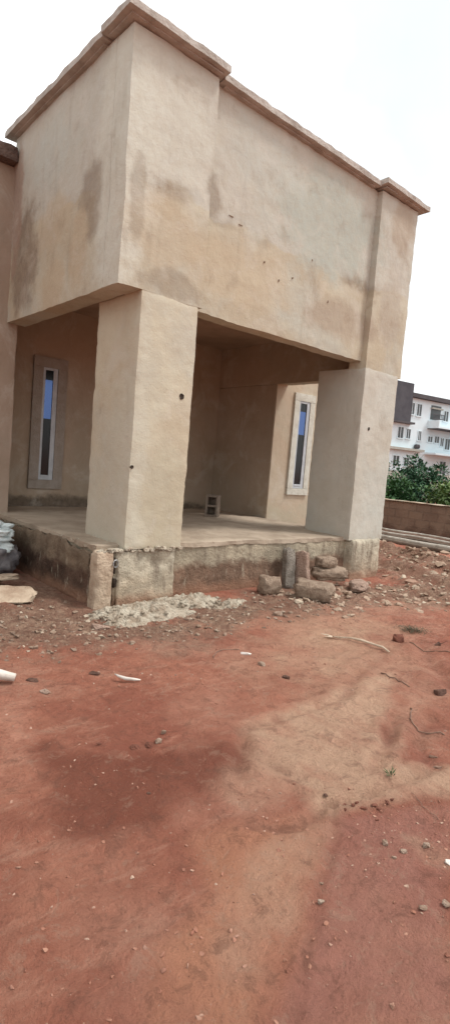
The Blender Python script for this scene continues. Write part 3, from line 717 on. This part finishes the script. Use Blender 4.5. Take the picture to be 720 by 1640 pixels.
# sack with a plastic sheet
def blob_sheet(name, c, s, mat, lab, cat, seed, fold=.28, sub=4):
    t = bmesh.new(); bmesh.ops.create_icosphere(t, subdivisions=sub, radius=1)
    for v in t.verts:
        p = v.co.copy(); q = Vector([math.copysign(abs(k)**.75, k) for k in p])
        k = 1+fold*(abs(nz(p, 2.4, seed))*1.4-.25)+fold*.5*(abs(nz(p, 6, seed))-.2)
        v.co = Vector((c[0]+q.x*s[0]*k, c[1]+q.y*s[1]*k, max(height(c[0], c[1])-.01 if c[2] < s[2]*1.2 else -9, c[2]+q.z*s[2]*k)))
    return tag(link_mesh(name, t, mat, None, True, origin=(c[0], c[1], c[2]-s[2])), lab, cat)
blob_sheet('sack', (2.42, 7.25, .22), (.36, .50, .24), M['cloth'], 'grey woven sack slumped beside the plinth at the left edge', 'sack', 3)
blob_sheet('plastic_sheet', (2.36, 7.25, .50), (.32, .46, .16), M['sheet'], 'crumpled pale plastic sheet on top of the grey sack', 'plastic sheet', 9, .55, 5)

# ------------------------------------------------------------------ plants near the porch
def leaf(bm, p, d, L, w, up=Vector((0, 0, 1))):
    d = d.normalized(); s = d.cross(up)
    if s.length < .05: s = Vector((1, 0, 0))
    s.normalize()
    a = bm.verts.new(p); b_ = bm.verts.new(p+d*L*.5+s*w); c = bm.verts.new(p+d*L-up*L*.08); e = bm.verts.new(p+d*L*.5-s*w)
    bm.faces.new([a, b_, c, e])
def tuft(x, y, n, L, w, spread, mat, lab, seed):
    random.seed(seed); z = height(x, y)
    root = thing('weed', lab, 'weed', (x, y, z))
    t = bmesh.new()
    for k in range(n):
        a = random.uniform(0, 6.28); el = random.uniform(-.2, .8) if n > 100 else random.uniform(.1, 1.2)
        p = Vector((x+random.gauss(0, spread), y+random.gauss(0, spread), z+random.random()*L*.8*math.exp(-random.random()*2)))
        leaf(t, p, Vector((math.cos(a)*math.cos(el), math.sin(a)*math.cos(el), math.sin(el))), L*random.uniform(.5, 1.1), w)
    link_mesh('leaves', t, mat, root)
    t = bmesh.new(); tube(t, [(x, y, z-.01), (x+.005, y, z+L*.9)], [w*.5, w*.25], 5); link_mesh('stem', t, M['twig'], root)
tuft(5.52, 3.05, 520, .045, .003, .075, M['leaf_dry'], 'dull green dry weed right of the bleached stick', 3)
tuft(2.65, 1.50, 16, .055, .0035, .006, M['leaf'], 'tiny green sprig growing beside the sandy strip', 4)

# ------------------------------------------------------------------ boundary wall, poles
W = thing('boundary_wall', 'low unpainted brown block wall behind the pile of poles', 'wall', (15.3, 8, 0))
m, nt, b = new_mat('brown_blockwork'); g = G(nt)
br = nt.nodes.new('ShaderNodeTexBrick'); mp = nt.nodes.new('ShaderNodeMapping')
sx = nt.nodes.new('ShaderNodeCombineXYZ'); X, Y, Z = g.xyz(); g.link(Y, sx.inputs[0]); g.link(Z, sx.inputs[1])
g.link(sx.outputs[0], br.inputs['Vector']); br.inputs['Scale'].default_value = 1
br.inputs['Brick Width'].default_value = .46; br.inputs['Row Height'].default_value = .235; br.inputs['Mortar Size'].default_value = .014
br.inputs['Color1'].default_value = (.22,.155,.11,1); br.inputs['Color2'].default_value = (.17,.115,.085,1); br.inputs['Mortar'].default_value = (.165,.115,.085,1)
col = g.mix(g.ramp(g.noise(1.5, 5), .4, .65, 0, .85), br.outputs[0], (.235,.165,.12))
col = g.mix(g.ramp(g.math('ADD', Z, g.noise(3, 4)), .55, .85, .6, 0), col, (.10,.055,.04))
g.link(col, b.inputs['Base Color']); g.bump(b, g.math('ADD', g.math('MULTIPLY', br.outputs[1], -1), g.noise(12, 5)), .02)
M['blockwork'] = m
rbox('blockwork', m, W, 15.2, 15.42, -2, 22, -.1, .95, step=.16, amp=.02, edge=.02, seed=60)
rbox('coping', M['lit'], W, 15.16, 15.46, -2, 22, .952, .985, step=.16, amp=.02, edge=.01, seed=61)
GP = 'long poles piled in front of the boundary wall'
poles = [((13.9,10.6,0.07), (14.35,5.2,0.05), .040, 'thin grey pole, farthest back in the pile'),
         ((13.7,10.8,0.13), (14.1,5.0,0.10), .035, 'thin pale pole lying on top of the rear poles'),
         ((13.5,10.5,0.05), (13.75,5.1,0.05), .045, 'grey pole in the middle of the rear poles'),
         ((13.3,10.4,0.01), (13.3,5.0,0.03), .040, 'brownish pole at the front of the rear poles'),
         ((13.05,10.2,0.00), (12.95,4.8,0.00), .045, 'dark pole between the rear and the front poles'),
         ((12.55,9.8,0.05), (12.35,4.4,0.05), .065, 'thick pale pole, upper of the front pair'),
         ((12.35,9.9,0.00), (12.1,4.5,0.00), .060, 'thick brownish pole, lowest in front of the pile')]
for a, b_, r, lab in poles:
    t = bmesh.new(); n = 14; A = Vector(a); Bv = Vector(b_)
    pts = [A.lerp(Bv, i/n)+Vector((.05*nz((i*.5, a[0], 0), 1), 0, .03*nz((i*.4, a[0], 4), 1)))+Vector((0, 0, .06)) for i in range(n+1)]
    tube(t, pts, [r*(1.1-.3*i/n)*(1.0 if i % 3 else 1.08) for i in range(n+1)], 10)
    tag(link_mesh('pole', t, M['pole_dark'] if 'brownish' in lab or 'dark' in lab else M['pole'], None, True, origin=(A.x, A.y, A.z-r)), lab, 'pole', GP)
for i, (x, y, l) in enumerate([(13.45, 9.6, 'far'), (13.4, 6.0, 'near')]):
    chunk('bearer', (x, y, -.02), (.72, .07, .05), 0, 0, M['twig'], 'dark wooden bearer under the %s end of the poles' % l, 'timber', 140+i)

# ------------------------------------------------------------------ bushes beyond the wall
def bush(x, y, h, r, mat, lab, n, seed, z0=0):
    random.seed(seed)
    root = thing('bush', lab, 'bush', (x, y, z0), 'bushes beyond the boundary wall')
    t = bmesh.new(); cl = []
    for k in range(11):
        a = random.uniform(0, 6.28); rr = r*random.uniform(.15, .75); zz = h*random.uniform(.3, .92)
        tip = Vector((x+rr*math.cos(a), y+rr*math.sin(a), z0+zz)); cl.append((tip, r*random.uniform(.28, .5)))
        tube(t, [(x, y, z0-.05), (x+(tip.x-x)*.4, y+(tip.y-y)*.4, z0+zz*.55), tuple(tip)], [.04, .025, .01], 5)
    link_mesh('stems', t, M['bark'], root)
    t = bmesh.new()
    for k in range(n):
        c, cr = random.choice(cl)
        d = Vector((random.gauss(0, 1), random.gauss(0, 1), random.gauss(0, .9))).normalized()
        p = c+d*cr*random.uniform(.55, 1.1)**.7
        if p.z < z0+.05: p.z = z0+.05+random.random()*.3
        leaf(t, p, d+Vector((random.gauss(0, .5), random.gauss(0, .5), random.gauss(0, .4))), random.uniform(.10, .22), random.uniform(.03, .06))
    link_mesh('foliage', t, mat, root)
B_ = [(17.2,10.6,1.7,1.0,'leaf','low mid green bush just right of the far pillar'), (18.0,9.0,1.5,1.0,'leaf_yellow','low yellowish bush close behind the boundary wall'),
      (20.3,11.7,2.55,1.15,'leaf_dark','tallest dark green bush beyond the boundary wall'), (20.9,10.1,2.1,1.2,'leaf','broad green bush right of the tallest bush'),
      (18.6,7.4,1.5,1.2,'leaf_dark','dark low bush at the right edge'), (22.5,13.6,1.9,1.2,'leaf_dark','dark bush showing behind the far pillar edge'),
      (19.5,13.0,1.6,1.0,'leaf','green bush half hidden by the far pillar'), (22.4,8.6,2.2,1.4,'leaf','tall green bush outside the right edge of the view'),
      (17.6,12.4,1.4,.9,'leaf_yellow','yellow green bush left of the tallest bush'), (20.2,5.6,2.0,1.4,'leaf_dark','round dark bush farthest right')]
for i, (x, y, h, r, mt, lab) in enumerate(B_): bush(x, y, h, r, M[mt], lab, 2600, 200+i)
# weeds at the foot of the far side
t = bmesh.new(); random.seed(9)
for k in range(7000):
    x = random.uniform(15.8, 24); y = random.uniform(3, 18)
    leaf(t, Vector((x, y, random.random()*.5)), Vector((random.gauss(0, 1), random.gauss(0, 1), .8)), .28, .05)
o = link_mesh('undergrowth', t, M['leaf']); o['kind'] = 'stuff'

# ------------------------------------------------------------------ far fence and white apartment block
FW = thing('fence_wall', 'pale far fence wall with pillars below the white apartment block', 'wall', (40, 25, 0))
DIR = Vector((.984, -.176, 0)); NRM = Vector((-.176, -.984, 0))
def frame_T(P): return Matrix(((DIR.x, -NRM.x, 0, P[0]), (DIR.y, -NRM.y, 0, P[1]), (0, 0, 1, P[2]), (0, 0, 0, 1)))
T = frame_T((36, 26, 0)); t = bmesh.new()
bx(t, -6, 30, 0, .2, 0, 2.3, T); link_mesh('panel', t, M['far_fence'], FW)
for i in range(13):
    t = bmesh.new(); bx(t, -6+i*3, -5.65+i*3, -.12, .32, 0, 2.75, T); bx(t, -6.07+i*3, -5.58+i*3, -.19, .39, 2.753, 2.85, T)
    link_mesh('post', t, M['far_fence'], FW)
A = thing('apartment_block', 'white three storey block with a dark clad corner tower, far behind the bushes', 'building', (54.23, 33.4, 0))
T = frame_T((54.23, 33.4, 0))
def ab(name, mat, *boxes, parent=A):
    t = bmesh.new()
    for q in boxes: bx(t, *q, T)
    return link_mesh(name, t, mat, parent)
ab('wall', M['render_white'], (-2.5, 14, .0, 12, 0, 10.4))
ab('roof', M['roof_dark'], (-.1, 14.4, -.55, 12.3, 10.42, 10.85))
ab('roof_parapet', M['roof_dark'], (1, 13.5, 1.5, 11, 10.852, 11.1))
tw = ab('tower', M['slate'], (-3.2, -.05, -.55, 5, 7.75, 11.75)); ab('band', M['roof_dark'], (-3.3, .6, -.62, .0, 7.55, 7.748), parent=tw)
def win(x0, x1, z0, z1, y=0.):
    w = ab('window', M['win_far'], (x0, x1, y-.03, y+.05, z0, z1))
    ab('frame', M['render_white'], (x0-.07, x0, y-.07, y+.04, z0, z1), (x1, x1+.07, y-.07, y+.04, z0, z1), (x0-.07, x1+.07, y-.07, y+.04, z1, z1+.08), (x0-.12, x1+.12, y-.12, y+.04, z0-.1, z0), ((x0+x1)/2-.03, (x0+x1)/2+.03, y-.06, y-.031, z0, z1), parent=w)
for q in ((.3,.9,8.65,9.85), (1.35,2.05,8.6,9.85), (5.8,6.5,8.5,9.6), (7.6,8.3,8.5,9.6), (11,12,8.5,9.6), (-1.2,-.4,6.0,7.15), (.1,.7,6.05,7.05), (1.95,2.4,6.0,7.0),
          (-1.5,-.6,3.2,4.1), (.2,.9,3.1,4.0), (2.4,3.2,2.9,4.0), (10.2,11.2,5.8,7.0), (6,7,2.6,4)): win(*q)
# loggia on the upper floor: flat dark panel paints the shaded recess, with a rail
bal = ab('balcony', M['render_white'], (3.3, 9.4, -1.5, -.01, 7.45, 7.65), (3.3, 3.42, -1.5, -.01, 7.651, 8.3))
ab('soffit', M['roof_dark'], (3.35, 9.35, -1.45, -.02, 7.38, 7.449), parent=bal)
lg = ab('loggia', M['win_far'], (3.6, 5.2, -.04, .05, 8.45, 10.0))
ab('rail', M['roof_dark'], (3.55, 5.25, -.5, -.45, 9.0, 9.08), (3.55, 5.25, -.5, -.45, 8.5, 8.58), *[(3.55+i*.21, 3.6+i*.21, -.5, -.45, 8.581, 8.999) for i in range(9)], parent=lg)
ab('lintel', M['far_fence'], (3.5, 5.3, -.3, -.041, 9.6, 9.75), parent=lg)
b2 = ab('balcony', M['render_white'], (3.3, 9.4, -1.5, -.01, 4.6, 4.8))
for q in ((3.6,4.3,6.0,6.6), (4.7,5.4,6.0,6.7), (5.7,6.2,5.7,6.6), (6.5,7.3,5.4,6.6), (8.0,8.6,5.4,6.6)): win(*q)
ab('ledge', M['far_fence'], (-2.6, 2.6, -.6, -.01, 4.75, 5.0)); 
t = bmesh.new(); 
for i in range(2): stone_bm(t, T @ Vector((1.6+.25*i, -.25, 5.3)), .22, .2, .25, 0, 0, i, 2, .1)
link_mesh('satellite_dish', t, M['roof_dark'], A)

# distant tree line all round, so the horizon is not bare
def tree(x, y, h, r, lab, seed, grp):
    random.seed(seed); root = thing('tree', lab, 'tree', (x, y, 0), grp)
    t = bmesh.new(); tube(t, [(x, y, 0), (x+.2, y, h*.3), (x, y+.2, h*.6)], [.3, .22, .1], 7)
    cl = []
    for k in range(14):
        a = random.uniform(0, 6.28); rr = r*random.uniform(.1, .75); tip = Vector((x+rr*math.cos(a), y+rr*math.sin(a), h*random.uniform(.42, .92)))
        cl.append((tip, r*random.uniform(.3, .48))); tube(t, [(x, y, h*.35), tuple(tip)], [.12, .03], 5)
    link_mesh('trunk', t, M['bark'], root); t = bmesh.new()
    for k in range(1500):
        c, cr = random.choice(cl); d = Vector((random.gauss(0, 1), random.gauss(0, 1), random.gauss(0, .8))).normalized()
        leaf(t, c+d*cr*random.uniform(.4, 1.05), d+Vector((random.gauss(0, .6), random.gauss(0, .6), random.gauss(0, .5))), random.uniform(.5, .9), random.uniform(.15, .28))
    link_mesh('crown', t, M['leaf_dark'], root)
tree(64, 24, 7, 3.4, 'low leafy tree right of the white apartment block', 301, 'far trees')

# ------------------------------------------------------------------ light, sky
SUN_EL, SUN_AZ = 58, 128      # azimuth of the sun measured from +Y clockwise, i.e. front right of the house
w = bpy.data.worlds.new('World'); SC.world = w; w.use_nodes = True; nt = w.node_tree
for n in list(nt.nodes): nt.nodes.remove(n)
out = nt.nodes.new('ShaderNodeOutputWorld'); bg = nt.nodes.new('ShaderNodeBackground'); nt.links.new(bg.outputs[0], out.inputs[0])
sky = nt.nodes.new('ShaderNodeTexSky'); sky.sky_type = 'NISHITA'; sky.sun_disc = False
sky.sun_elevation = R(SUN_EL); sky.sun_rotation = R(SUN_AZ); sky.dust_density = 4; sky.air_density = 1.4; sky.ozone_density = 1
# thin bright overcast: the blue sky shows only faintly through the cloud
mx = nt.nodes.new('ShaderNodeMix'); mx.data_type = 'RGBA'; nt.links.new(sky.outputs[0], mx.inputs[6])
tc = nt.nodes.new('ShaderNodeTexCoord'); nn = nt.nodes.new('ShaderNodeTexNoise'); nt.links.new(tc.outputs['Generated'], nn.inputs['Vector'])
nn.inputs['Scale'].default_value = 2.2; nn.inputs['Detail'].default_value = 6
mr = nt.nodes.new('ShaderNodeMapRange'); nt.links.new(nn.outputs[0], mr.inputs[0]); mr.inputs[1].default_value = .3; mr.inputs[2].default_value = .6
mr.inputs[3].default_value = .72; mr.inputs[4].default_value = .97
nt.links.new(mr.outputs[0], mx.inputs[0])
n2 = nt.nodes.new('ShaderNodeTexNoise'); nt.links.new(tc.outputs['Generated'], n2.inputs['Vector']); n2.inputs['Scale'].default_value = 1.6; n2.inputs['Detail'].default_value = 5
m2 = nt.nodes.new('ShaderNodeMapRange'); nt.links.new(n2.outputs[0], m2.inputs[0]); m2.inputs[1].default_value = .38; m2.inputs[2].default_value = .58
cl = nt.nodes.new('ShaderNodeMix'); cl.data_type = 'RGBA'; nt.links.new(m2.outputs[0], cl.inputs[0])
cl.inputs[6].default_value = (8.6, 9.0, 9.1, 1); cl.inputs[7].default_value = (13, 13.2, 13.2, 1); nt.links.new(cl.outputs[2], mx.inputs[7])
nt.links.new(mx.outputs[2], bg.inputs[0]); bg.inputs[1].default_value = .095
L = bpy.data.lights.new('sun', 'SUN'); L.energy = 2.0; L.angle = R(12); L.color = (1, .975, .94)
lo = bpy.data.objects.new('sun', L); COL.objects.link(lo)
az = R(SUN_AZ); d = Vector((math.sin(az)*math.cos(R(SUN_EL)), math.cos(az)*math.cos(R(SUN_EL)), math.sin(R(SUN_EL))))
lo.location = (6, -6, 12); lo.rotation_euler = d.to_track_quat('Z', 'Y').to_euler()

# ------------------------------------------------------------------ camera
cam = bpy.data.cameras.new('camera'); co = bpy.data.objects.new('camera', cam); COL.objects.link(co); SC.camera = co
F = 904.5; cam.sensor_fit = 'VERTICAL'; cam.sensor_height = 24; cam.lens = F/1640*24; cam.clip_end = 3000; cam.clip_start = .05
yaw, pit, rol = R(-41.498), R(-4.71), R(4.691)
fw = Vector((-math.sin(yaw)*math.cos(pit), math.cos(yaw)*math.cos(pit), math.sin(pit)))
rt = Vector((math.cos(yaw), math.sin(yaw), 0)); up = rt.cross(fw)
c, s = math.cos(rol), math.sin(rol); rt2 = rt*c+up*s; up2 = -rt*s+up*c
co.matrix_world = Matrix(((rt2.x, up2.x, -fw.x, 0), (rt2.y, up2.y, -fw.y, 0), (rt2.z, up2.z, -fw.z, 1.6), (0, 0, 0, 1)))
SC.view_settings.view_transform = 'Standard'; SC.view_settings.look = 'None'; SC.view_settings.exposure = .46; SC.view_settings.gamma = 1
SC.render.engine = 'CYCLES'; SC.cycles.max_bounces = 6; SC.cycles.use_denoising = True
for o in list(bpy.data.objects):
    if '_base' in o: del o['_base']
